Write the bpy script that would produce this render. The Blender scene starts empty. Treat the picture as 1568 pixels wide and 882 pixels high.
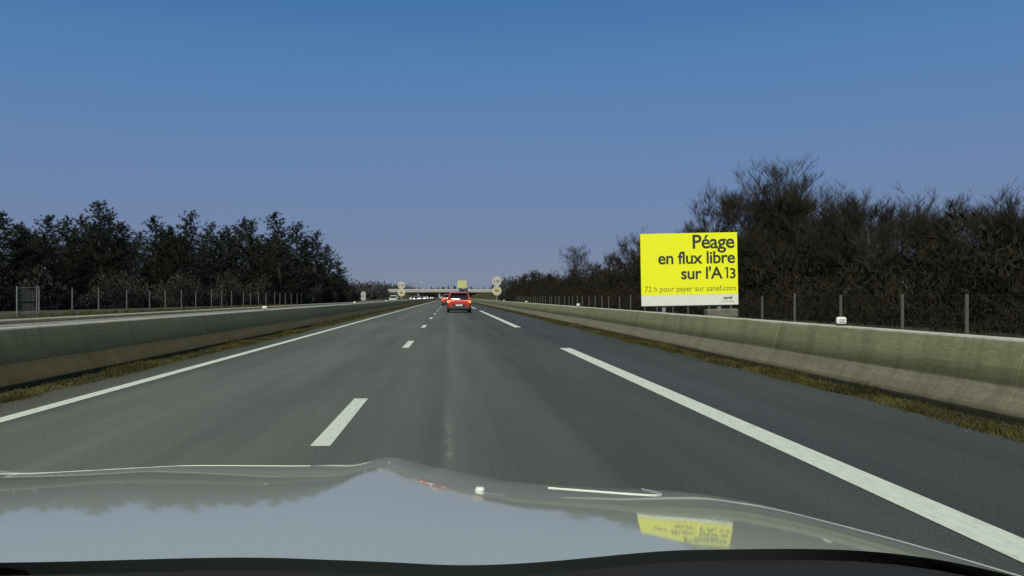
import bpy, math, random
import numpy as np
from mathutils import Vector, Matrix
random.seed(7); rng=np.random.default_rng(7)
scene=bpy.context.scene
COL=scene.collection
scene.view_settings.view_transform='Standard'
scene.view_settings.look='None'
scene.view_settings.exposure=0

# ------------------------------------------------------------- materials
def newmat(name):
    m=bpy.data.materials.new(name); m.use_nodes=True
    nt=m.node_tree; b=nt.nodes['Principled BSDF']
    return m,nt,b
def plain(name,col,rough=.6,metal=0,coat=0,emit=None,es=0,var=.12,scale=6):
    m,nt,b=newmat(name)
    tc=nt.nodes.new('ShaderNodeTexCoord'); n=nt.nodes.new('ShaderNodeTexNoise')
    n.inputs['Scale'].default_value=scale; n.inputs['Detail'].default_value=5
    nt.links.new(tc.outputs['Object'],n.inputs['Vector'])
    r=nt.nodes.new('ShaderNodeValToRGB')
    r.color_ramp.elements[0].position=.3; r.color_ramp.elements[1].position=.7
    r.color_ramp.elements[0].color=[c*(1-var) for c in col]+[1]
    r.color_ramp.elements[1].color=[min(1,c*(1+var)) for c in col]+[1]
    nt.links.new(n.outputs['Fac'],r.inputs['Fac']); nt.links.new(r.outputs['Color'],b.inputs['Base Color'])
    b.inputs['Roughness'].default_value=rough; b.inputs['Metallic'].default_value=metal
    b.inputs['Coat Weight'].default_value=coat
    if emit: 
        b.inputs['Emission Color'].default_value=list(emit)+[1]; b.inputs['Emission Strength'].default_value=es
    return m
def ramp(nt,stops,interp='LINEAR'):
    r=nt.nodes.new('ShaderNodeValToRGB'); cr=r.color_ramp; cr.interpolation=interp
    while len(cr.elements)<len(stops): cr.elements.new(.5)
    for e,(p,c) in zip(cr.elements,stops):
        e.position=p
    for e,(p,c) in zip(cr.elements,stops):
        e.color=(list(c)+[1]) if len(c)==3 else c
    return r
def noise(nt,scale,vec_scale=(1,1,1),detail=6,rough=.6):
    tc=nt.nodes.new('ShaderNodeTexCoord'); mp=nt.nodes.new('ShaderNodeMapping')
    mp.inputs['Scale'].default_value=vec_scale
    n=nt.nodes.new('ShaderNodeTexNoise'); n.inputs['Scale'].default_value=scale
    n.inputs['Detail'].default_value=detail; n.inputs['Roughness'].default_value=rough
    nt.links.new(tc.outputs['Object'],mp.inputs['Vector']); nt.links.new(mp.outputs['Vector'],n.inputs['Vector'])
    return n
def mixc(nt,a,b,fac,mode='MIX'):
    x=nt.nodes.new('ShaderNodeMix'); x.data_type='RGBA'; x.blend_type=mode
    for sock,val in ((x.inputs[6],a),(x.inputs[7],b),(x.inputs[0],fac)):
        if hasattr(val,'is_output'): nt.links.new(val,sock)
        else:
            sock.default_value = val if isinstance(val,float) else (list(val)+[1])[:4]
    return x.outputs[2]
def bump(nt,b,h,strength=.3,dist=.01):
    bp=nt.nodes.new('ShaderNodeBump'); bp.inputs['Strength'].default_value=strength; bp.inputs['Distance'].default_value=dist
    nt.links.new(h,bp.inputs['Height']); nt.links.new(bp.outputs['Normal'],b.inputs['Normal'])

def asphalt(name,stops,x0,x1):
    m,nt,b=newmat(name)
    tc=nt.nodes.new('ShaderNodeTexCoord'); s=nt.nodes.new('ShaderNodeSeparateXYZ')
    nt.links.new(tc.outputs['Object'],s.inputs[0])
    wob=noise(nt,.35,(1,.25,1),3)
    ad=nt.nodes.new('ShaderNodeMath'); ad.operation='MULTIPLY_ADD'; ad.inputs[1].default_value=.35
    nt.links.new(wob.outputs['Fac'],ad.inputs[0]); nt.links.new(s.outputs['X'],ad.inputs[2])
    mr=nt.nodes.new('ShaderNodeMapRange'); mr.inputs['From Min'].default_value=x0+.17; mr.inputs['From Max'].default_value=x1+.17
    nt.links.new(ad.outputs[0],mr.inputs['Value'])
    r=ramp(nt,[((p-x0)/(x1-x0),c) for p,c in stops]); nt.links.new(mr.outputs[0],r.inputs['Fac'])
    n1=noise(nt,1.0,(1.6,.05,1),6); r1=ramp(nt,[(.3,(.80,.80,.80)),(.7,(1.18,1.18,1.18))]); nt.links.new(n1.outputs['Fac'],r1.inputs['Fac'])
    c=mixc(nt,r.outputs['Color'],r1.outputs['Color'],1.0,'MULTIPLY')
    n2=noise(nt,70,(1,.5,1),4,.85); r2=ramp(nt,[(.3,(.45,.45,.45)),(.7,(1.6,1.6,1.6))]); nt.links.new(n2.outputs['Fac'],r2.inputs['Fac'])
    c=mixc(nt,c,r2.outputs['Color'],1.0,'MULTIPLY')
    n3=noise(nt,.25,(1,.3,1),5); r3=ramp(nt,[(.35,(.86,.86,.86)),(.65,(1.1,1.1,1.1))]); nt.links.new(n3.outputs['Fac'],r3.inputs['Fac'])
    c=mixc(nt,c,r3.outputs['Color'],1.0,'MULTIPLY')
    n5=noise(nt,3.0,(1,.35,1),6,.75); r5=ramp(nt,[(.66,(1,1,1)),(.74,(1.3,1.3,1.27))]); nt.links.new(n5.outputs['Fac'],r5.inputs['Fac'])
    c=mixc(nt,c,r5.outputs['Color'],1.0,'MULTIPLY')
    nt.links.new(c,b.inputs['Base Color']); b.inputs['Roughness'].default_value=.85
    b.inputs['Specular IOR Level'].default_value=.15
    bump(nt,b,n2.outputs['Fac'],.5,.01)
    return m
A=(.112,.115,.095); B=(.088,.091,.078); D=(.071,.075,.066); S=(.060,.066,.062)
M_road=asphalt('asphalt',[(-5,(.07,.07,.045)),(-4.3,(.095,.098,.08)),(-3.6,A),(-2.7,(.120,.124,.103)),(-1.1,A),(-.1,(.105,.109,.091)),(0.05,(.124,.128,.107)),(.3,(.105,.108,.091)),(.95,B),(1.15,D),(2.5,D),(2.85,S),(4.8,(.058,.063,.057))],-5.2,5.0)
M_road2=asphalt('asphalt_opposite',[(-20,(.1,.1,.09)),(-12,(.11,.11,.1)),(-7,(.1,.1,.09))],-20,-7)

def worn_paint():
    m,nt,b=newmat('road_paint')
    n=noise(nt,22,(1,.3,1),6,.75); r=ramp(nt,[(.28,(.34,.36,.28)),(.42,(.56,.60,.47)),(.7,(.68,.72,.58))]); nt.links.new(n.outputs['Fac'],r.inputs['Fac'])
    nt.links.new(r.outputs['Color'],b.inputs['Base Color']); b.inputs['Roughness'].default_value=.7
    return m
M_paint=worn_paint()
def scuff():
    m,nt,b=newmat('road_scuff'); b.inputs['Base Color'].default_value=(.24,.24,.2,1); b.inputs['Roughness'].default_value=.9
    tc=nt.nodes.new('ShaderNodeTexCoord'); gr=nt.nodes.new('ShaderNodeSeparateXYZ'); nt.links.new(tc.outputs['Generated'],gr.inputs[0])
    rx=ramp(nt,[(0,(0,0,0)),(.5,(1,1,1)),(1,(0,0,0))]); nt.links.new(gr.outputs['X'],rx.inputs['Fac'])
    ry=ramp(nt,[(0,(0,0,0)),(.2,(1,1,1)),(.6,(.8,.8,.8)),(1,(0,0,0))]); nt.links.new(gr.outputs['Y'],ry.inputs['Fac'])
    n=noise(nt,14,(1,.2,1),6,.8); rn=ramp(nt,[(.35,(.15,.15,.15)),(.7,(1,1,1))]); nt.links.new(n.outputs['Fac'],rn.inputs['Fac'])
    c=mixc(nt,rx.outputs['Color'],ry.outputs['Color'],1.0,'MULTIPLY'); c=mixc(nt,c,rn.outputs['Color'],1.0,'MULTIPLY')
    nt.links.new(c,b.inputs['Alpha']); return m
M_scuff=scuff()

def ground_mat():
    m,nt,b=newmat('grass_ground')
    n=noise(nt,.25,(1,1,1),8,.7); r=ramp(nt,[(.3,(.026,.026,.011)),(.5,(.045,.043,.017)),(.7,(.072,.063,.029))]); nt.links.new(n.outputs['Fac'],r.inputs['Fac'])
    n2=noise(nt,9,(1,.5,1),6,.8); r2=ramp(nt,[(.3,(.5,.5,.5)),(.7,(1.35,1.35,1.35))]); nt.links.new(n2.outputs['Fac'],r2.inputs['Fac'])
    c=mixc(nt,r.outputs['Color'],r2.outputs['Color'],1.0,'MULTIPLY')
    nt.links.new(c,b.inputs['Base Color']); b.inputs['Roughness'].default_value=.95; bump(nt,b,n2.outputs['Fac'],.8,.06)
    return m
M_ground=ground_mat()
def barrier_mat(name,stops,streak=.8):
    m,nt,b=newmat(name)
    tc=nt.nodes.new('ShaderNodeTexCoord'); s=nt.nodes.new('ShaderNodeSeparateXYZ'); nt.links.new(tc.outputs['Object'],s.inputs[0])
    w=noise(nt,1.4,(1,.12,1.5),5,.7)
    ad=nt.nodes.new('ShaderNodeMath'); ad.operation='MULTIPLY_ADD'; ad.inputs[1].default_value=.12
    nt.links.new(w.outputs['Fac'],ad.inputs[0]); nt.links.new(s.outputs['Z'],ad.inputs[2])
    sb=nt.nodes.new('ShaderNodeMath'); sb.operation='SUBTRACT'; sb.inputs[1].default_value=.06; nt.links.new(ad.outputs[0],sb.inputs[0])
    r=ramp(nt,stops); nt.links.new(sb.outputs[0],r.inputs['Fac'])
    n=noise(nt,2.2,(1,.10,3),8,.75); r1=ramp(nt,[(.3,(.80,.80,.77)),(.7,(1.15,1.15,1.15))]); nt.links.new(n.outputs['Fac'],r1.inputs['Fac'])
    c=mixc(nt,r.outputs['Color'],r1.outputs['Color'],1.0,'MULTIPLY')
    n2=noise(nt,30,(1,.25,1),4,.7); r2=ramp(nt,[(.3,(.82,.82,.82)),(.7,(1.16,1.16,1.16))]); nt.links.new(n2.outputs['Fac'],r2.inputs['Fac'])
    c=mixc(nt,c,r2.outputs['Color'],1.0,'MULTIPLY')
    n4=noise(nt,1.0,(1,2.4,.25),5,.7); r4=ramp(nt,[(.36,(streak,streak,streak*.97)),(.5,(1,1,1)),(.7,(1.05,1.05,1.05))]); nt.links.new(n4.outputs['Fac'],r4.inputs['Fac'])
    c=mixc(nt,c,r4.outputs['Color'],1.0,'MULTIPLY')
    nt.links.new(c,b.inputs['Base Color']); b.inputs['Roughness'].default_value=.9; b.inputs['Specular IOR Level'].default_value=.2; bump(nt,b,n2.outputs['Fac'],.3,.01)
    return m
M_barR=barrier_mat('banded_concrete',[(0,(.06,.052,.025)),(.06,(.14,.128,.08)),(.10,(.215,.20,.13)),(.29,(.205,.19,.125)),(.33,(.12,.115,.062)),(.40,(.165,.162,.076)),(.52,(.29,.285,.14)),(.735,(.325,.32,.16)),(.765,(.55,.55,.44))])  # colour bands by height: darker band above the fold, pale top edge
M_barL=barrier_mat('streaked_concrete',[(0,(.06,.05,.02)),(.10,(.12,.095,.04)),(.28,(.155,.125,.052)),(.34,(.26,.20,.085)),(.55,(.40,.305,.135)),(.72,(.45,.35,.16)),(.765,(.50,.46,.34))],.88)  # colour graded by height, darker towards the base
M_conc=plain('concrete',(.33,.33,.29),.9,var=.25,scale=1.5)
M_concd=plain('dirty_concrete',(.12,.115,.09),.9,var=.25,scale=4)
M_gravel=plain('median_gravel',(.19,.19,.15),.95,var=.35,scale=3)
M_bark=plain('bark',(.036,.031,.025),.95,var=.4,scale=3)
M_barkL=plain('bark_light',(.040,.037,.029),.95,var=.4,scale=3)
def foliage(name,cols,scale=.5):
    m,nt,b=newmat(name)
    n=noise(nt,scale,(1,1,1),4,.7); r=ramp(nt,[(.3+.4*i/(len(cols)-1),c) for i,c in enumerate(cols)])
    nt.links.new(n.outputs['Fac'],r.inputs['Fac'])
    oi=nt.nodes.new('ShaderNodeObjectInfo'); r2=ramp(nt,[(0,(.78,.80,.82)),(1,(1.2,1.16,1.08))]); nt.links.new(oi.outputs['Random'],r2.inputs['Fac'])
    c=mixc(nt,r.outputs['Color'],r2.outputs['Color'],1.0,'MULTIPLY')
    nt.links.new(c,b.inputs['Base Color']); b.inputs['Roughness'].default_value=.95; b.inputs['Specular IOR Level'].default_value=.05
    return m
M_needle=foliage('pine_needles',[(.016,.020,.015),(.023,.028,.020),(.034,.039,.027)],.6)
M_twig=foliage('twigs',[(.022,.021,.016),(.030,.028,.019),(.041,.038,.024)],.6)
M_scrub=foliage('scrub',[(.014,.0135,.010),(.020,.0185,.0125),(.028,.026,.017)],.35)
M_scrubL=foliage('scrub_left',[(.018,.020,.018),(.027,.030,.026),(.044,.047,.040)],.25)  # greyer and lighter than scrub: distance haze put into the colour
M_grass=foliage('grass_blades',[(.026,.026,.011),(.050,.049,.017),(.11,.10,.032)],.8)
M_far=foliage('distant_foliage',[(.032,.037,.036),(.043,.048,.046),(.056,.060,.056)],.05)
M_steel=plain('galvanised_steel',(.28,.29,.28),.5,.6)
M_wire=plain('fence_wire',(.07,.07,.065),.7)
M_yel=plain('yellow_vinyl',(.78,.82,.004),.5,var=.02,scale=1)
M_black=plain('black_lettering',(.02,.03,.02),.6)
M_olive=plain('small_lettering',(.20,.20,.02),.6)
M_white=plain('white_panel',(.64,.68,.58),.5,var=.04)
M_red=plain('red_ring',(.36,.24,.21),.5)
M_grey=plain('sign_back',(.30,.31,.30),.55)
M_signface=plain('sign_face',(.38,.41,.39),.5)
M_signyel=plain('sign_face_yellow',(.42,.42,.22),.5)
M_fence=plain('fence_post',(.075,.072,.060),.9)
M_rub=plain('tyre_rubber',(.012,.012,.013),.85)
M_glass=plain('dark_glass',(.012,.014,.016),.08,coat=.5,var=.05)
M_trim=plain('black_plastic',(.018,.018,.02),.6)
M_cowl=plain('cowl_plastic',(.008,.009,.010),.8)
M_rim=plain('wheel_alloy',(.4,.4,.41),.35,.8)
M_plate=plain('number_plate',(.6,.6,.52),.5)
M_tail=plain('tail_light',(.5,.01,.01),.25,emit=(1,.08,.03),es=1.3)
M_tailo=plain('tail_light_orange',(.5,.1,.02),.25,emit=(1,.35,.10),es=1.8)
M_head=plain('head_light',(.8,.8,.7),.2,emit=(1,.93,.60),es=12)
M_lampoff=plain('head_lamp_glass',(.5,.5,.5),.15)

# ------------------------------------------------------------- helpers
def empty(name,loc=(0,0,0),rot=(0,0,0)):
    e=bpy.data.objects.new(name,None); e.location=loc; e.rotation_euler=rot; COL.objects.link(e); return e
def obj(name,me,parent=None,loc=(0,0,0),rot=(0,0,0),scale=(1,1,1)):
    o=bpy.data.objects.new(name,me); o.location=loc; o.rotation_euler=rot; o.scale=scale
    COL.objects.link(o)
    if parent: o.parent=parent
    return o
def mesh(name,v,f,mat,smooth=False,midx=None):
    me=bpy.data.meshes.new(name); me.from_pydata([tuple(p) for p in v],[],[tuple(q) for q in f])
    for m in (mat if isinstance(mat,(list,tuple)) else [mat]): me.materials.append(m)
    if midx is not None: me.polygons.foreach_set('material_index',midx)
    if smooth: me.polygons.foreach_set('use_smooth',[True]*len(me.polygons))
    me.update(); return me
def trimesh(name,V,F,mats,midx=None):
    me=bpy.data.meshes.new(name); n=len(V); k=len(F)
    me.vertices.add(n); me.vertices.foreach_set('co',np.asarray(V,dtype=np.float32).ravel())
    me.loops.add(k*3); me.loops.foreach_set('vertex_index',np.asarray(F,dtype=np.int32).ravel())
    me.polygons.add(k); me.polygons.foreach_set('loop_start',np.arange(0,3*k,3,dtype=np.int32))
    try: me.polygons.foreach_set('loop_total',np.full(k,3,dtype=np.int32))
    except Exception: pass
    for m in mats: me.materials.append(m)
    if midx is not None: me.polygons.foreach_set('material_index',np.asarray(midx,dtype=np.int32))
    me.update(calc_edges=True); me.validate(); return me
def boxv(x0,x1,y0,y1,z0,z1):
    v=[(x0,y0,z0),(x1,y0,z0),(x1,y1,z0),(x0,y1,z0),(x0,y0,z1),(x1,y0,z1),(x1,y1,z1),(x0,y1,z1)]
    f=[(0,3,2,1),(4,5,6,7),(0,1,5,4),(1,2,6,5),(2,3,7,6),(3,0,4,7)]
    return v,f
def join(parts):
    V=[];F=[]
    for v,f in parts:
        o=len(V); V+=list(v); F+=[tuple(i+o for i in q) for q in f]
    return V,F
def box(name,a,mat,parent=None,bev=0):
    v,f=boxv(*a); o=obj(name,mesh(name,v,f,mat),parent)
    if bev:
        b=o.modifiers.new('b','BEVEL'); b.width=bev; b.segments=2
    return o
def cyl(c,axis,r,h,n=20,r2=None):
    r2=r if r2 is None else r2
    v=[];f=[]
    for s,rr in ((-h/2,r),(h/2,r2)):
        for i in range(n):
            a=2*math.pi*i/n; p=(rr*math.cos(a),rr*math.sin(a),s)
            if axis=='y': p=(p[0],p[2],p[1])
            if axis=='x': p=(p[2],p[0],p[1])
            v.append((c[0]+p[0],c[1]+p[1],c[2]+p[2]))
    for i in range(n): f.append((i,(i+1)%n,n+(i+1)%n,n+i))
    f.append(tuple(range(n))[::-1]); f.append(tuple(range(n,2*n)))
    return v,f
def twigs(P,Dr,L,W):
    n=len(P); r=rng.normal(size=(n,3)); s=np.cross(Dr,r); s/=np.linalg.norm(s,axis=1)[:,None]+1e-9
    V=np.empty((n,3,3)); V[:,0]=P-s*(W/2)[:,None]; V[:,1]=P+s*(W/2)[:,None]; V[:,2]=P+Dr*L[:,None]
    return V.reshape(-1,3)

# ------------------------------------------------------------- world / sun / camera
SUN_EL=math.radians(41); SUN_AZ_VEC=Vector((-.20,-.98,0)).normalized()
sd=Vector((SUN_AZ_VEC.x*math.cos(SUN_EL),SUN_AZ_VEC.y*math.cos(SUN_EL),math.sin(SUN_EL)))
w=bpy.data.worlds.new('World'); scene.world=w; w.use_nodes=True; nt=w.node_tree
bg=nt.nodes['Background']; bg.inputs['Strength'].default_value=.1
sky=nt.nodes.new('ShaderNodeTexSky'); sky.sky_type='NISHITA'; sky.sun_disc=False
sky.sun_elevation=SUN_EL; sky.sun_rotation=math.atan2(sd.x,sd.y); sky.ozone_density=3; sky.dust_density=.6
tc=nt.nodes.new('ShaderNodeTexCoord'); sp=nt.nodes.new('ShaderNodeSeparateXYZ'); nt.links.new(tc.outputs['Generated'],sp.inputs[0])
hz=nt.nodes.new('ShaderNodeTexNoise'); hz.inputs['Scale'].default_value=2.2; hz.inputs['Detail'].default_value=5
mp=nt.nodes.new('ShaderNodeMapping'); mp.inputs['Scale'].default_value=(1,1,9); nt.links.new(tc.outputs['Generated'],mp.inputs[0]); nt.links.new(mp.outputs[0],hz.inputs['Vector'])
ma=nt.nodes.new('ShaderNodeMath'); ma.operation='MULTIPLY_ADD'; ma.inputs[1].default_value=.05; nt.links.new(hz.outputs['Fac'],ma.inputs[0]); nt.links.new(sp.outputs['Z'],ma.inputs[2])
ms=nt.nodes.new('ShaderNodeMath'); ms.operation='SUBTRACT'; ms.inputs[1].default_value=.025; nt.links.new(ma.outputs[0],ms.inputs[0])
rp=ramp(nt,[(0,(.185,.225,.325)),(.06,(.155,.205,.35)),(.16,(.125,.215,.41)),(.26,(.085,.205,.43)),(.36,(.045,.160,.375)),(1,(.07,.13,.24))])
nt.links.new(ms.outputs[0],rp.inputs['Fac'])
sc=nt.nodes.new('ShaderNodeVectorMath'); sc.operation='SCALE'; sc.inputs['Scale'].default_value=10; nt.links.new(rp.outputs['Color'],sc.inputs[0])
nt.links.new(mixc(nt,sky.outputs['Color'],sc.outputs[0],.93),bg.inputs['Color'])
sl=bpy.data.lights.new('sun','SUN'); sl.energy=4.0; sl.angle=math.radians(9); sl.color=(1,.95,.80)
so=bpy.data.objects.new('sun',sl); COL.objects.link(so); so.rotation_euler=(-sd).to_track_quat('-Z','Y').to_euler(); so.location=(-20,-20,30)
cam=bpy.data.cameras.new('camera'); co=bpy.data.objects.new('camera',cam); COL.objects.link(co)
co.location=(0,0,1.19); co.rotation_euler=(math.radians(90),0,0)
cam.lens=28.7; cam.sensor_width=36; cam.shift_x=.0612; cam.shift_y=.0089; cam.clip_start=.05; cam.clip_end=9000
scene.camera=co

# ------------------------------------------------------------- ground & roads
def sheet(name,x0,x1,y0,y1,z,mat,ny=1):
    v=[];f=[]
    for j in range(ny+1):
        y=y0+(y1-y0)*j/ny; v+=[(x0,y,z),(x1,y,z)]
    for j in range(ny): f.append((2*j,2*j+1,2*j+3,2*j+2))
    return v,f
v,f=sheet('g',-4000,4000,-300,6000,-.03,None); obj('ground',mesh('ground',v,f,M_ground))
def road(name,x0,x1,y0,y1,mat,rag=.06):
    ys=[y0]; 
    while ys[-1]<y1: ys.append(ys[-1]+(.25 if ys[-1]<60 else 5 if ys[-1]<300 else 40))
    v=[];f=[];a=b_=0
    for y in ys:
        a=a*.8+random.uniform(-rag,rag)*.5; b_=b_*.8+random.uniform(-rag,rag)*.5
        v+=[(x0+a,y,0),(x1+b_,y,0)]
    for j in range(len(ys)-1): f.append((2*j,2*j+1,2*j+3,2*j+2))
    obj(name,mesh(name,v,f,mat))
road('motorway_road',-5.0,4.78,-12,1500,M_road)
road('opposite_road',-19,-8.6,-12,1500,M_road2,.01)
parts=[]
for k in range(-1,90):
    y=6.5+12.6*k; parts.append(sheet('',-1.11,-.95,y,y+3.05,.005,None))
obj('lane_marking',mesh('lane_marking',*join(parts),M_paint))
parts=[]; y=-20
while y<1200: parts.append(sheet('',2.56,2.82,y,y+39,.005,None)); y+=52
obj('edge_line_dashed',mesh('edge_line_dashed',*join(parts),M_paint))
obj('edge_line',mesh('edge_line',*join([sheet('',-4.42,-4.24,-12,1400,.005,None,20),sheet('',-18.2,-18.0,-12,1400,.005,None,20),sheet('',-9.3,-9.1,-12,1400,.005,None,20)]),M_paint))
v,f=sheet('',-.08,.07,5.2,9.6,.004,None); obj('tyre_scuff',mesh('tyre_scuff',v,f,M_scuff))

# ------------------------------------------------------------- barriers
def barrier(name,xc,y0,y1,mat,halfb=.36,step=6):
    prof=[(-halfb,0),(-halfb,.08),(-.20,.33),(-.10,.78),(-.085,.80),(.085,.80),(.10,.78),(.20,.33),(halfb,.08),(halfb,0)]
    parts=[]; y=y0; m=len(prof)
    while y<y1:
        L=step if y<120 else 60
        g=.008 if y<120 else 0
        v=[(xc+x,yy,z-.03) for yy in (y+g,y+L-g) for x,z in prof]
        f=[(i,i+m,i+m+1,i+1) for i in range(m-1)]+[tuple(range(m)),tuple(range(m,2*m))[::-1]]
        parts.append((v,f)); y+=L
    return obj(name,mesh(name,*join(parts),mat))
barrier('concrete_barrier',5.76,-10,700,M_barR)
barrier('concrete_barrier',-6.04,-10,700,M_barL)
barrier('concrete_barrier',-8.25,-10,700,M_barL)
v,f=sheet('',-8.12,-6.16,-10,700,.69,None,40); obj('median_gravel',mesh('median_gravel',v,f,M_gravel))
def reflector(x,y):
    e=empty('barrier_reflector',(x,y,.77))
    box('housing',(-.075,.075,-.03,.03,.02,.13),M_white,e,.03); box('foot',(-.05,.05,-.04,.04,-.01,.02),M_trim,e)
    box('lens',(-.04,.04,-.034,-.031,.05,.10),M_signface,e)
for p in [(5.76,12.0),(5.76,36.5),(5.76,61),(5.76,86),(-6.04,26.7),(-6.04,52),(-6.04,78)]: reflector(*p)

# ------------------------------------------------------------- grass verge blades
def verge(name,bands):
    Vs=[]
    for (x0,x1,y0,y1,n,h) in bands:
        t=rng.random(n); Y=y0+(y1-y0)*t**1.6; X=x0+(x1-x0)*rng.random(n)
        cl=.25+.5*rng.random(n)+1.0*(np.sin(Y*1.3+X*3)*np.sin(Y*.47+1.3)>0.45)*rng.random(n)
        keep=rng.random(n)<(.35+.65*(np.sin(Y*.9+X*2)+np.sin(Y*.37)>-.3))
        P=np.stack([X,Y,np.full(n,-.03)],1)
        Dr=rng.normal(size=(n,3))*.6; Dr[:,2]=1; Dr/=np.linalg.norm(Dr,axis=1)[:,None]
        L=h*cl*(.6+.8*rng.random(n)); W=.008+.010*rng.random(n)+.0006*Y
        Vs.append(twigs(P[keep],Dr[keep],L[keep],W[keep]))
    for k in range(46):
        s=random.random()<.6; x=random.uniform(4.85,5.35) if s else random.uniform(-5.6,-5.0); y=8.5+random.random()**1.3*45; n=120
        P=np.stack([x+rng.normal(size=n)*.07,y+rng.normal(size=n)*.14,np.full(n,-.03)],1)
        Dr=rng.normal(size=(n,3))*.6; Dr[:,2]=1; Dr/=np.linalg.norm(Dr,axis=1)[:,None]
        Vs.append(twigs(P,Dr,random.uniform(.06,.17)*(.5+rng.random(n)),.007+.008*rng.random(n)))
    V=np.concatenate(Vs); F=np.arange(len(V)).reshape(-1,3)
    obj(name,trimesh(name,V,F,[M_grass]))
verge('roadside_grass',[(4.66,5.40,3,45,50000,.07),(4.72,5.40,40,160,9000,.12),(-5.70,-4.92,5,45,50000,.07),(-5.70,-4.9,40,160,9000,.12),
   (6.2,13,8,70,20000,.30),(-27,-19.5,30,120,16000,.30)])
pp=[]
for k in range(60):
    s=random.choice([-1,1]); x=random.uniform(4.5,5.3) if s>0 else random.uniform(-5.5,-4.7); y=4+random.random()**1.5*40; r=random.uniform(.01,.03)
    V=[];n=6
    for a in range(n): V.append((x+r*math.cos(a)*random.uniform(.7,1.2),y+r*math.sin(a)*1.2,-.01))
    V.append((x,y,r*.8+.0)); pp.append((V,[(i,(i+1)%n,n) for i in range(n)]))
obj('verge_stones',mesh('verge_stones',*join(pp),M_concd))

# ------------------------------------------------------------- trees
def tube(V,F,p0,p1,r0,r1,n=5):
    d=(p1-p0); 
    if d.length<1e-5: return
    d=d.normalized(); a=d.orthogonal().normalized(); b=d.cross(a); o=len(V)
    for p,r in ((p0,r0),(p1,r1)):
        for i in range(n):
            t=2*math.pi*i/n; V.append(tuple(p+(a*math.cos(t)+b*math.sin(t))*r))
    for i in range(n):
        j=(i+1)%n; F.append((o+i,o+j,o+n+j)); F.append((o+i,o+n+j,o+n+i))
def finish_tree(name,V,F,TV,mats):
    nb=len(F); V=np.array(V); F=np.array(F); off=len(V)
    F2=np.arange(len(TV)).reshape(-1,3)+off
    return trimesh(name,np.concatenate([V,TV]),np.concatenate([F,F2]),mats,np.concatenate([np.zeros(nb),np.ones(len(F2))]))
def bare_tree(seed,H=8,spread=.45,tw=22,dense=1.0,low=.12,fine=1.0,nch0=13):
    R=random.Random(seed); V=[];F=[];P=[];Dd=[];L=[];Wd=[]
    def rv(): return Vector((R.gauss(0,1),R.gauss(0,1),R.gauss(0,1))).normalized()
    def grow(p,d,ln,r,lev):
        seg=4 if lev<2 else 3; pts=[p]; q=p.copy(); dd=d.copy()
        for i in range(seg):
            dd=(dd+rv()*(.12 if lev==0 else .18)+Vector((0,0,.14))).normalized(); q=q+dd*ln/seg; pts.append(q.copy())
        for i in range(seg):
            ra=r*(1-.75*i/seg); rb=r*(1-.75*(i+1)/seg)
            if lev<3: tube(V,F,pts[i],pts[i+1],ra,rb,6 if lev==0 else 4)
            else: P.append(pts[i][:]);Dd.append((pts[i+1]-pts[i]).normalized()[:]);L.append(ln/seg*1.1);Wd.append(max(.014,r*1.4))
        if lev==3:
            for k in range(int(tw*dense)):
                t=R.random()*seg; i=min(seg-1,int(t)); pp=pts[i].lerp(pts[i+1],t-i)
                x=(dd*.8+rv()*.7+Vector((0,0,.45))).normalized(); P.append(pp[:]);Dd.append(x[:]);L.append(R.uniform(.3,.75));Wd.append(R.uniform(.008,.017)*fine)
            return
        nch={0:nch0,1:7,2:5}[lev]
        for k in range(nch):
            t=(low+(1-low)*R.random()**.8 if lev==0 else .25+.75*R.random())*seg; i=min(seg-1,int(t)); pp=pts[i].lerp(pts[i+1],t-i)
            base=(pts[i+1]-pts[i]).normalized(); side=(rv()-base*rv().dot(base)); side.z*=.5; side.normalize()
            nd=(base*(.6 if lev==0 else .75)+side*R.uniform(.6,1.0)+Vector((0,0,.2))).normalized()
            fr=t/seg; ll=(ln*(spread*(1.15-.55*fr)) if lev==0 else ln*R.uniform(.45,.65))*R.uniform(.75,1.2)
            grow(pp,nd,ll,max(.011,r*(1-.7*fr)*.5),lev+1)
    grow(Vector((0,0,-.1)),Vector((0,0,1)),H*.86,H*.016,0)
    P=np.array(P);Dd=np.array(Dd)
    zmax=(P[:,2]).max()
    m=finish_tree('bare_tree_mesh',V,F,twigs(P,Dd,np.array(L),np.array(Wd)),[M_barkL,M_twig])
    return m,zmax+.45
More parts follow.
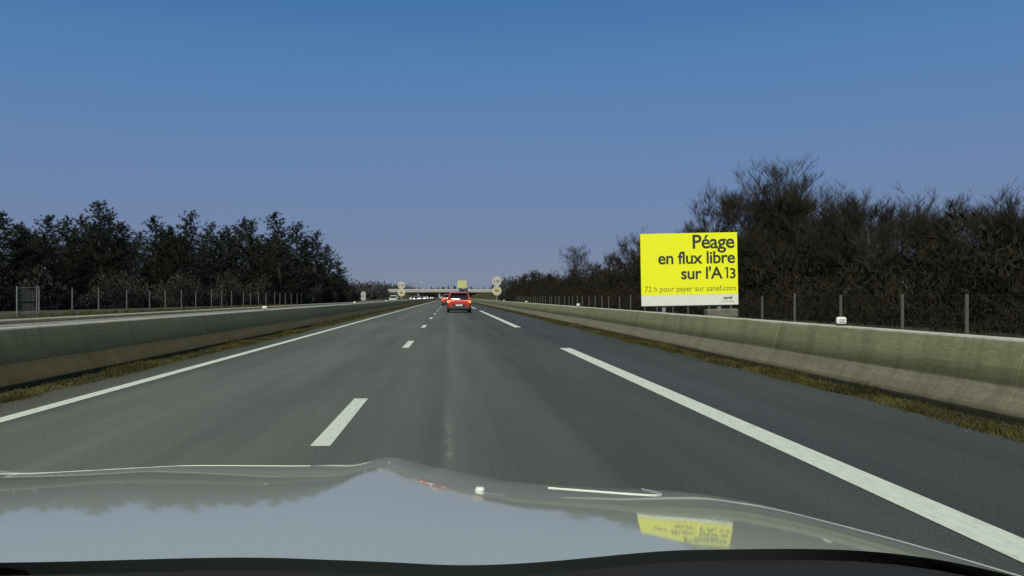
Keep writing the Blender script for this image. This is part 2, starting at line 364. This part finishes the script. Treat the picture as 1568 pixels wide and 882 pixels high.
def pine(seed,H=12):
    R=random.Random(seed); V=[];F=[];P=[];Dd=[];L=[];Wd=[]
    tops=[Vector((0,0,-.1))]; q=tops[0].copy()
    for i in range(8):
        q=q+Vector((R.gauss(0,.10),R.gauss(0,.10),H/8)); tops.append(q.copy())
    for i in range(8): tube(V,F,tops[i],tops[i+1],.18*(1-i/8.6),.18*(1-(i+1)/8.6),7)
    nb=110; 
    for k in range(nb):
        t=.16+.84*(k/nb); a=R.uniform(0,2*math.pi); zi=min(7,int(t*8)); p=tops[zi].lerp(tops[zi+1],t*8-zi)
        env=(math.sin(min(1,(1-t)*1.4+.05)*math.pi*.5))
        ln=H*.26*env*R.choice([.5,.75,.95,1.05,1.3])+.2
        up=R.uniform(.05,.35)+.5*t; d=Vector((math.cos(a),math.sin(a),up)).normalized()
        e=p+d*ln; e.z+=R.uniform(-.2,.3); tube(V,F,p,e,.05*(1-t*.6),.012,3)
        nc=max(3,int(ln/.28))
        for c in range(nc):
            f=.25+.75*c/(nc-1); cp=p.lerp(e,f)+Vector((R.gauss(0,.16),R.gauss(0,.16),R.gauss(0,.10)))
            sz=R.uniform(.7,1.2)
            for m in range(17):
                x=Vector((R.gauss(0,.8),R.gauss(0,.8),R.gauss(.45,.6)))+d*.5; x.normalize()
                P.append(cp[:]);Dd.append(x[:]);L.append(R.uniform(.26,.46)*sz);Wd.append(R.uniform(.04,.085))
    for m in range(40):
        x=Vector((R.gauss(0,.4),R.gauss(0,.4),1)).normalized(); P.append((tops[8]-Vector((0,0,R.uniform(0,.8))))[:]);Dd.append(x[:]);L.append(.4);Wd.append(.05)
    P=np.array(P);Dd=np.array(Dd)
    return finish_tree('pine_mesh',V,F,twigs(P,Dd,np.array(L),np.array(Wd)),[M_bark,M_needle]),H+.35
pines=[pine(s) for s in (1,2,3,4,5)]
bares=[bare_tree(11,8,.48),bare_tree(12,8,.55),bare_tree(13,8,.42),bare_tree(14,7,.6,low=.05),bare_tree(15,8,.5)]
airy=[bare_tree(21,9,.55,tw=13,nch0=11,low=.25),bare_tree(22,9,.5,tw=12,nch0=11,low=.3)]
def place(kind,lib,x,y,h,wide=1.0,idx=None):
    me,hh=lib[random.randrange(len(lib)) if idx is None else idx]
    s=h/hh; obj(kind,me,None,(x,y,-.03),(0,0,random.uniform(0,6.28)),(s*wide,s*wide,s))
left=[(-41,75,9.2),(-40.7,78,8.1),(-41.2,84,9.7),(-41.6,90,10.1),(-41.8,98,12.9),(-40.6,102,10.6),(-39.6,110,12.2),(-38.2,112,11.1),(-37.9,118,13.7),
(-36.7,124,12.6),(-35.2,130,12.6),(-33.5,136,14.1),(-31,146,16.5),(-29.5,155,15.5),(-28,168,14.9),(-27,182,12.9),(-26.3,196,9.8),(-25.9,206,5.6)]
for (x,y,h) in left: place('pine_tree',pines,x,y,h,random.uniform(.95,1.2))
for (x,y,h) in left:
    for k in range(2):
        place('pine_tree',pines,x-random.uniform(2,13),y+random.uniform(-4,10),h*random.uniform(.8,.95),random.uniform(1,1.3))
    if h>9: place('pine_tree',pines,x+random.uniform(1,3),y-random.uniform(3,8),h*random.uniform(.5,.75),1.3)
for k in range(14): place('pine_tree',pines,-46-random.uniform(0,14),62+random.uniform(0,30),random.uniform(6.5,8.8),1.1)
right=[(20.6,230,8.4),(21.4,200,8.4),(22.7,175,6.6),(20.9,115,6.5),(20.6,100,7.2),(20.2,88,8.7),(20,80,8),(19.7,72,6.2),(19.8,64,7.6),
(19.6,58,8.0),(20,54,8.9),(21.3,52,8.9),(22.5,50,8.2),(22.2,46,7.3),(22.6,44,7.3),(22.5,41,6),(22.8,39,6),(23.5,38,6.2),(23.7,36,5.6),(23.7,34,5.3),(24.6,33,5.5),(25,30,5.2),(24,27,5)]
for (x,y,h) in right: place('bare_tree',bares,x,y,h,1.15)
for (x,y,h,i) in [(20.2,54,10.4,0),(21.6,52.5,10.9,1),(22.4,51,10.0,0),(18.9,57,9.4,1),(19.7,125,9.9,1),(20.5,128,8.6,0),(20.6,90,9.2,0),(22.3,43.5,8,0),(24.2,34.5,6.4,1),(23.0,38.5,6.9,0)]:
    place('bare_tree',airy,x,y,h,1.15,i)
for (x,y,h) in right:
    for k in range(2 if y<110 else 1): place('bare_tree',bares,x+random.uniform(2,9),y+random.uniform(-1,7),h*random.uniform(.82,.97),1.25)
    place('bare_tree',bares,x-random.uniform(.5,2),y+random.uniform(-3,3),h*random.uniform(.5,.7),1.5)
for k in range(12): place('bare_tree',bares,20+random.uniform(0,4),110+k*11,random.uniform(5,6.5),1.4)

def scrub(path,n,width,hmax,L=.4,W=.11,base=-.03):
    path=np.array(path,float); seg=np.r_[0,np.cumsum(np.hypot(*(np.diff(path[:,:2],axis=0).T)))]
    t=rng.random(n)*seg[-1]
    X=np.interp(t,seg,path[:,0]); Y=np.interp(t,seg,path[:,1]); H=np.interp(t,seg,path[:,2])
    X=X+(rng.random(n)-.5)*width
    hh=H*(.62+.25*np.sin(X*.9+Y*.31)+.2*np.sin(Y*.83+1)+.12*np.sin(Y*2.1+X))
    Z=base+hh*rng.random(n)**.9
    Dr=rng.normal(size=(n,3))*.8; Dr[:,2]=np.abs(Dr[:,2])+.35; Dr/=np.linalg.norm(Dr,axis=1)[:,None]
    return twigs(np.stack([X,Y,Z],1),Dr,L*(.6+.8*rng.random(n)),W*(.5+rng.random(n)))
V=np.concatenate([scrub([(21.5,22,3.4),(20.5,50,5.2),(19.6,90,5.2),(19,240,5)],80000,5,1,.5,.10),
                  scrub([(18.5,22,1.8),(17,50,2.2),(16.6,90,2.6),(16,240,3)],60000,3.5,1,.4,.035)])
obj('undergrowth',trimesh('undergrowth',V,np.arange(len(V)).reshape(-1,3),[M_scrub]))
V=np.concatenate([scrub([(-44,60,3.2),(-38,90,4.0),(-34,120,4.5),(-29,150,5),(-25.5,200,4)],90000,8,1,.45,.14),
                  scrub([(-60,62,5),(-48,72,5)],15000,8,1,.45,.14)])
obj('undergrowth',trimesh('undergrowth',V,np.arange(len(V)).reshape(-1,3),[M_scrubL]))
V=np.concatenate([scrub([(-70,420,9),(-55,500,10),(-60,640,11),(-50,900,14)],16000,30,1,2.0,.9),
                  scrub([(26,235,6),(32,330,9),(40,480,10),(50,620,12),(55,900,16)],20000,22,1,1.6,.7),
                  scrub([(-400,1100,16),(-60,1000,11),(60,1000,11),(400,1100,18)],16000,60,1,4,2.2),
                  scrub([(-300,300,9),(-50,330,8),(-34,330,6)],16000,26,1,1.6,.8)])
obj('distant_trees',trimesh('distant_trees',V,np.arange(len(V)).reshape(-1,3),[M_far]))

# ------------------------------------------------------------- fences
def fence(name,x,y0,y1,step,h,nw=4,mp=M_fence):
    e=empty(name); pp=[]; y=y0; ys=[]
    while y<y1:
        ys.append(y); xx=x(y) if callable(x) else x
        pp.append(cyl((xx+random.uniform(-.06,.06),y,h/2*random.uniform(.9,1.05)-.03),'z',.05,h*random.uniform(.92,1.1),6)); y+=step*random.uniform(.8,1.2)
    obj('posts',mesh('posts',*join(pp),mp),e)
    wv=[]
    for a,b in zip(ys[:-1],ys[1:]):
        for k in range(nw):
            z=.1+(h-.2)*k/(nw-1); xa=x(a) if callable(x) else x; xb=x(b) if callable(x) else x; t=.003
            wv.append(([(xa,a,z-t),(xb,b,z-t),(xb,b,z+t),(xa,a,z+t)],[(0,1,2,3)]))
    obj('wire_strands',mesh('wire_strands',*join(wv),M_wire),e)
fence('wire_fence',14,18,170,3.8,1.34)
fence('wire_fence',lambda y:-27+ (y-50)*.012,34,210,4.6,1.95,5,plain('fence_post_grey',(.10,.10,.095),.9))
g=empty('fence_gate',(-27.6,53.5,0),(0,0,math.radians(90-18)))
pt=[cyl((-.9,0,.9),'z',.05,2.0,8),cyl((.9,0,.9),'z',.05,2.0,8)]
for z in (.1,.95,1.8): pt.append(cyl((0,0,z),'x',.03,1.7,6))
for k in range(16): pt.append(cyl((-.8+k*.105,0,.95),'z',.012,1.65,4))
obj('frame',mesh('frame',*join(pt),plain('gate_steel',(.13,.14,.13),.6)),g)

# ------------------------------------------------------------- text
def text(body,width,xr,zb,mat,parent,y=-.035,bold=.0,align='R',sp_=.95):
    cu=bpy.data.curves.new('t','FONT'); cu.body=body; cu.offset=bold; cu.resolution_u=4; cu.space_character=sp_
    t=bpy.data.objects.new('t',cu); COL.objects.link(t); bpy.context.view_layer.update()
    me=bpy.data.meshes.new_from_object(t.evaluated_get(bpy.context.evaluated_depsgraph_get()))
    bpy.data.objects.remove(t)
    xs=[q.co.x for q in me.vertices]; a,b=min(xs),max(xs); s=width/(b-a)
    cap=max(q.co.y for q in me.vertices)*s
    for q in me.vertices:
        x=(q.co.x-b)*s if align=='R' else (q.co.x-(a+b)/2)*s
        q.co=(xr+x,y,zb+q.co.y*s)
    me.materials.clear(); me.materials.append(mat)
    obj('lettering',me,parent); return cap
sg=empty('toll_billboard',(8.47,28.7,0),(0,math.radians(-1.1),0))
box('panel',(-1.70,1.70,-.03,.03,1.28,3.44),M_yel,sg,.004)
box('white_strip',(-1.70,1.70,-.031,.03,.90,1.278),M_white,sg,.004)
text('Péage',1.47,1.60,2.90,M_black,sg,bold=.018)
text('en flux libre',2.70,1.61,2.37,M_black,sg,bold=.018)
cap=text("sur l'A",1.46,1.17,1.83,M_black,sg,bold=.018)*.93
text("3",.20,1.62,1.83,M_black,sg,bold=.018)
t0=1.83+cap; obj('lettering',mesh('lettering',[(1.30,-.035,1.83),(1.36,-.035,1.83),(1.36,-.035,t0),(1.315,-.035,t0),(1.30,-.035,t0-.05),(1.23,-.035,t0-.095),(1.23,-.035,t0-.055)],[(0,1,2,3,4),(4,3,6,5)],M_black),sg)
text('72 h pour payer sur sanef.com',3.2,1.62,1.40,M_olive,sg)
text('sanef',.32,1.5,1.10,M_black,sg,bold=.02); text('groupe abertis',.42,1.55,1.0,M_olive,sg)
for x in (-.9,1.05):
    box('post',(x-.06,x+.06,.04,.16,-.05,3.2),M_steel,sg); box('foot',(x-.35,x+.45,-.5,.7,-.05,.45),M_concd,sg,.04)
box('brace',(-1.3,1.4,.035,.075,.86,.94),M_steel,sg)
box('concrete_block',(.55,1.65,-.2,.25,.45,.76),M_concd,sg,.06)

def round_signs(x,y,z1,z2,r,face2,back=False):
    e=empty('speed_limit_sign',(x,y,0),(0,0,math.radians(random.uniform(-4,4))))
    obj('pole',mesh('pole',*cyl((0,.06,z1/2),'z',.05,z1+r,10),M_steel),e)
    for z,fm in ((z1,M_signface),(z2,face2)):
        obj('disc_back',mesh('disc_back',*cyl((0,.01,z),'y',r,.03,32),M_grey),e)
        if not back:
            obj('ring',mesh('ring',*cyl((0,-.010,z),'y',r*.99,.006,32),M_white),e)
            obj('ring_inner',mesh('ring_inner',*cyl((0,-.015,z),'y',r*.90,.006,32),M_red),e)
            obj('face',mesh('face',*cyl((0,-.020,z),'y',r*.76,.006,32),fm),e)
    if not back:
        text('110',r*1.15,0,z1-r*.3,M_black,e,y=-.03,bold=.02,align='C')
        text('90',r*.8,0,z2-r*.3,M_black,e,y=-.03,bold=.02,align='C')
round_signs(6.05,104,3.2,2.0,.58,M_signyel)
round_signs(-7.15,122,2.95,1.85,.54,M_signyel)
round_signs(-20,190,1.9,1.0,.62,M_grey,True)

# ------------------------------------------------------------- overpass
br=empty('overpass_bridge',(0,600,0))
obj('deck',mesh('deck',*join([boxv(-62,60,-5,5,4.8,6.1)]),M_conc),br)
obj('parapet',mesh('parapet',*join([boxv(-62,60,-5.3,-5.02,6.0,6.9),boxv(-62,60,5.02,5.3,6.0,6.9)]),plain('pale_concrete',(.42,.44,.42),.9)),br)
rl=[boxv(-62,60,-5.25,-5.15,7.4,7.5)]+[boxv(x,x+.12,-5.25,-5.15,6.9,7.4) for x in range(-62,60,3)]
obj('railing',mesh('railing',*join(rl),M_steel),br)
obj('piers',mesh('piers',*join([cyl((x,y,2.4),'z',.6,4.9,14) for x in (-22.5,-7.15,7.2) for y in (-3,0,3)]),M_conc),br)
pv=[];pf=[]
for s in (-1,1):
    x0=24*s if s<0 else 13; 
    x1=x0+9*s; x2=x1+38*s; o=len(pv)
    pv+= [(x0,-6,-.03),(x1,-6,4.7),(x2,-6,5.2),(x2+14*s,-6,-.03),(x0,6,-.03),(x1,6,4.7),(x2,6,5.2),(x2+14*s,6,-.03)]
    pf+= [(o,o+1,o+2,o+3),(o+4,o+7,o+6,o+5),(o,o+4,o+5,o+1),(o+1,o+5,o+6,o+2),(o+2,o+6,o+7,o+3)]
obj('embankments',mesh('embankments',pv,pf,M_ground),br)
gs=empty('overhead_direction_sign',(9.2,590,0))
box('panel',(-3.3,3.3,-.1,.1,7.6,13.2),M_signyel,gs,.05)
box('border',(-3.0,3.0,-.14,-.11,8.0,12.8),plain('sign_green_yellow',(.42,.45,.16),.5),gs)
box('post_1',(-2.4,-2.0,.12,.5,0,13),M_steel,gs); box('post_2',(2.0,2.4,.12,.5,0,13),M_steel,gs)
lm=empty('street_lamp',(-17,450,0)); obj('mast',mesh('mast',*cyl((0,0,4.6),'z',.12,9.2,8,.07),M_steel),lm)
obj('arm',mesh('arm',*cyl((.9,0,9.2),'x',.06,1.8,6),M_steel),lm); box('lamp_head',(1.4,2.3,-.2,.2,9.1,9.3),M_white,lm,.05)

# ------------------------------------------------------------- cars
def loft(stations,ring):
    v=[];f=[];m=None
    for s in stations:
        r=ring(*s); m=len(r); v+=r
    for j in range(len(stations)-1):
        for i in range(m):
            k=(i+1)%m; f.append((j*m+i,j*m+k,(j+1)*m+k,(j+1)*m+i))
    f.append(tuple(range(m))[::-1]); n=len(stations)-1; f.append(tuple(range(n*m,n*m+m)))
    return v,f
def car(name,x,y,paint,rot=0,lit_front=False,lit_rear=True,tall=1.0):
    e=empty(name,(x,y,0),(0,0,rot))
    def ring(yy,w,zb,zt):
        h=[(w*.86,zb),(w*.97,zb+.10),(w,zb+(zt-zb)*.45),(w*.985,zb+(zt-zb)*.7),(w*.93,zt-.03),(w*.86,zt)]
        return [(a,yy,b) for a,b in h]+[(-a,yy,b) for a,b in h[::-1]]
    st=[(0.0,.70,.42,.90),(.06,.84,.30,1.0),(.22,.91,.24,1.06),(.8,.93,.22,1.05),(1.8,.93,.20,1.02),(2.9,.93,.20,1.0),(3.4,.92,.20,.98),(3.9,.88,.22,.90),(4.25,.80,.25,.78),(4.38,.68,.32,.66)]
    o=obj('body',mesh('body',*loft(st,ring),paint,True),e); o.modifiers.new('s','SUBSURF').render_levels=2
    def ring2(yy,w,zb,wt,zt):
        h=[(w,zb),((w+wt)/2+.02,(zb+zt)/2),(wt,zt-.05),(wt-.10,zt)]
        return [(a,yy,b) for a,b in h]+[(-a,yy,b) for a,b in h[::-1]]
    gs_=[(.16,.80,.98,.70,1.06),(.50,.82,1.0,.62,1.50*tall),(1.0,.83,1.0,.65,1.57*tall),(1.8,.83,1.0,.66,1.58*tall),(2.4,.82,.98,.63,1.50*tall),(3.2,.78,.96,.66,1.0)]
    o=obj('glasshouse',mesh('glasshouse',*loft(gs_,ring2),M_glass,True),e); 
    rs=[(.30,.64),(.55,.62),(1.0,.64),(1.8,.64),(2.4,.60),(2.55,.58)]; zz=[1.50,1.535,1.59,1.60,1.53,1.46]
    v=[];f=[]
    for (yy,wd),z in zip(rs,zz):
        z*=tall; v+=[(-wd-.03,yy,z-.07),(-wd+.08,yy,z),(0,yy,z+.02),(wd-.08,yy,z),(wd+.03,yy,z-.07)]
    for j in range(len(rs)-1):
        for i in range(4): f.append((5*j+i,5*j+i+1,5*j+6+i,5*j+5+i))
    o=obj('roof',mesh('roof',v,f,paint,True),e); o.modifiers.new('s','SOLIDIFY').thickness=.04
    pl=[]
    def pillar(a,b,wd=.09):
        a=Vector(a);b=Vector(b);V=[];F=[];tube(V,F,a,b,wd/2,wd/2,5);pl.append((V,F))
    for s in (-1,1):
        pillar((s*.80,.16,1.0),(s*.65,.46,1.49*tall),.15); pillar((s*.79,3.15,.97),(s*.62,2.4,1.47*tall),.08)
        pillar((s*.84,1.75,1.0),(s*.68,1.75,1.55*tall),.07); pillar((s*.83,.75,1.0),(s*.66,.7,1.5*tall),.13)
    obj('pillars',mesh('pillars',*join(pl),paint,True),e)
    box('rear_bumper',(-.82,.82,-.06,.25,.24,.48),M_trim,e,.05)
    box('front_bumper',(-.70,.70,4.22,4.42,.24,.42),M_trim,e,.04)
    box('grille',(-.45,.45,4.34,4.42,.46,.62),M_trim,e,.02)
    box('number_plate',(-.26,.26,-.085,-.05,.52,.63),M_plate,e,.005)
    box('tailgate_recess',(-.45,.45,-.03,.02,.50,.66),M_trim,e,.01)
    box('rear_spoiler',(-.60,.60,.22,.42,1.50*tall,1.54*tall),paint,e,.015)
    tm=M_tail if lit_rear else M_red
    for s in (-1,1):
        a,b=sorted((s*.36,s*.86)); box('tail_light',(a,b,-.04,.18,.84,.92),tm,e,.02)
        a,b=sorted((s*.70,s*.89)); box('tail_light_outer',(a,b,-.02,.22,.76,.95),M_tailo if lit_rear else tm,e,.03)
        a,b=sorted((s*.52,s*.80)); box('head_lamp',(a,b,4.10,4.32,.60,.78),M_head if lit_front else M_lampoff,e,.03)
        a,b=sorted((s*.92,s*1.08)); box('mirror',(a,b,2.75,2.88,.98,1.12),paint,e,.03)
        for yy in (.82,3.45):
            obj('tyre',mesh('tyre',*cyl((s*.82,yy,.34),'x',.34,.22,24),M_rub,False),e)
            obj('rim',mesh('rim',*cyl((s*.925,yy,.34),'x',.22,.02,16),M_rim),e)
    box('underbody',(-.75,.75,.2,4.1,.16,.32),M_trim,e)
    return e
P_red=plain('red_paint',(.34,.035,.020),.4,.1,.5,var=.03)
P_white=plain('white_paint',(.45,.47,.45),.4,0,.5,var=.03)
P_grey=plain('grey_paint',(.12,.13,.15),.35,.2,1,var=.03)
car('red_car',.74,62,P_red)
car('red_car',-.12,112,P_red)
car('white_car',-12.5,185,P_white,math.pi,False,False)
car('grey_car',-3.0,330,P_grey)
for (x,y,p) in [(-11.2,280,P_grey),(-14.8,330,P_grey),(-11.2,400,P_white),(-14.8,460,P_grey),(-11.2,520,P_grey),(-11.4,340,P_grey)]: car('oncoming_car',x,y,p,math.pi,True,False)

# ------------------------------------------------------------- own car bonnet
m,nt,b=newmat('silver_paint')
n=noise(nt,260,(1,1,1),2); r=ramp(nt,[(.35,(.40,.415,.315)),(.65,(.44,.455,.35))]); nt.links.new(n.outputs['Fac'],r.inputs['Fac']); nt.links.new(r.outputs['Color'],b.inputs['Base Color'])
b.inputs['Metallic'].default_value=.0; b.inputs['Roughness'].default_value=.45; b.inputs['Coat Weight'].default_value=1; b.inputs['Coat Roughness'].default_value=.05; b.inputs['Coat IOR'].default_value=1.7
M_silver=m
hx=[-1.3,-1.15,-1.05,-.95,-.88,-.727,-.497,-.266,-.164,-.113,-.061,.015,.092,.271,.40,.476,.591,.72,.847,.963,1.04,1.12,1.2]
hz_=[.30,.55,.74,.82,.851,.848,.860,.860,.864,.880,.864,.848,.835,.825,.821,.812,.780,.742,.70,.669,.643,.50,.30]
def smooth(a,k):
    ker=np.hanning(k+2)[1:-1]; ker/=ker.sum(); pad=np.pad(a,k//2,mode='edge'); return np.convolve(pad,ker,'valid')
NX,NY=300,90
xs=np.linspace(-1.3,1.2,NX); raw=np.interp(xs,hx,hz_); cz=smooth(raw,9); big=smooth(raw,61)
def hoodz(i,Y):
    t=min(1,max(0,(Y-.85)/.75)); t=t*t*(3-2*t)
    z=big[i]+(cz[i]-big[i])*t
    z+= .105-.055*(Y-.8)-.095*(Y-.8)**2
    u=min(1,max(0,(xs[i]+.02)/.25)); u=u*u*(3-2*u)
    z-= .034*u*(min(Y,1.6)-1.35)
    if Y>1.85: z-= 1.6*(Y-1.85)**2
    return z
v=[];f=[]
def yb(x):
    q=max(0,x+.12); return .675+.32*q*q/(q+.12)
for j in range(NY):
    for i in range(NX):
        y0=yb(xs[i]); Y=y0+(2.35-y0)*j/(NY-1)
        v.append((xs[i],Y,hoodz(i,Y)))
for j in range(NY-1):
    for i in range(NX-1):
        a=j*NX+i; f.append((a,a+1,a+NX+1,a+NX))
own=empty('silver_car')
obj('bonnet',mesh('bonnet',v,f,M_silver,True),own)
v=[];f=[]
for i in range(0,NX,6):
    x=xs[i]; y0=yb(x); z=hoodz(i,y0)
    v+=[(x,y0+.004,z-.012),(x,y0-.03,z-.016),(x,y0-.22,z-.03)]
k=len(v)//3
for i in range(k-1):
    for q in (0,1): f.append((3*i+q,3*i+3+q,3*i+4+q,3*i+1+q))
obj('cowl',mesh('cowl',v,f,M_cowl,True),own)
def hz_at(x,Y):
    i=int(np.clip((x+1.3)/2.5*(NX-1),0,NX-1)); return hoodz(i,Y)
def highlight_line(name,pts,r=.0010,mat=None):
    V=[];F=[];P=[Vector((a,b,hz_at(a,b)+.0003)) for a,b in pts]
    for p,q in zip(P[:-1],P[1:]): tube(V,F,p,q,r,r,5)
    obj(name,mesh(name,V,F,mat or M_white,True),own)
def curve(pts,n=40):
    P=[pts[0]]+list(pts)+[pts[-1]]; out=[]
    for s in range(len(pts)-1):
        a,b_,c,d=P[s:s+4]
        for k in range(n//(len(pts)-1)+1):
            t=k/(n//(len(pts)-1)+1)
            out.append(tuple(.5*((2*b_[q])+(-a[q]+c[q])*t+(2*a[q]-5*b_[q]+4*c[q]-d[q])*t*t+(-a[q]+3*b_[q]-3*c[q]+d[q])*t**3) for q in (0,1)))
    out.append(pts[-1]); return out
highlight_line('crease_highlight',curve([(.155,1.28),(.22,1.25),(.29,1.225),(.318,1.235),(.330,1.28),(.335,1.36),(.345,1.46),(.37,1.56)]),.0013)  # highlight along the bonnet crease, put in as a raised white line
highlight_line('crease_highlight_2',curve([(-.78,1.40),(-.6,1.50),(-.45,1.53),(-.25,1.47)]),.0006)  # fainter bonnet highlight, also put in as a thin white line
nz=[cyl((.042,1.12,hz_at(.042,1.12)+.002),'z',.008,.005,12,.005)]
obj('washer_nozzle',mesh('washer_nozzle',*join(nz),M_white,True),own)
for s in (-1,1):
    xx=.93*s if s>0 else -1.0
    obj('front_tyre',mesh('front_tyre',*cyl((xx,1.55,.33),'x',.33,.22,24),M_rub),own)
print('done')
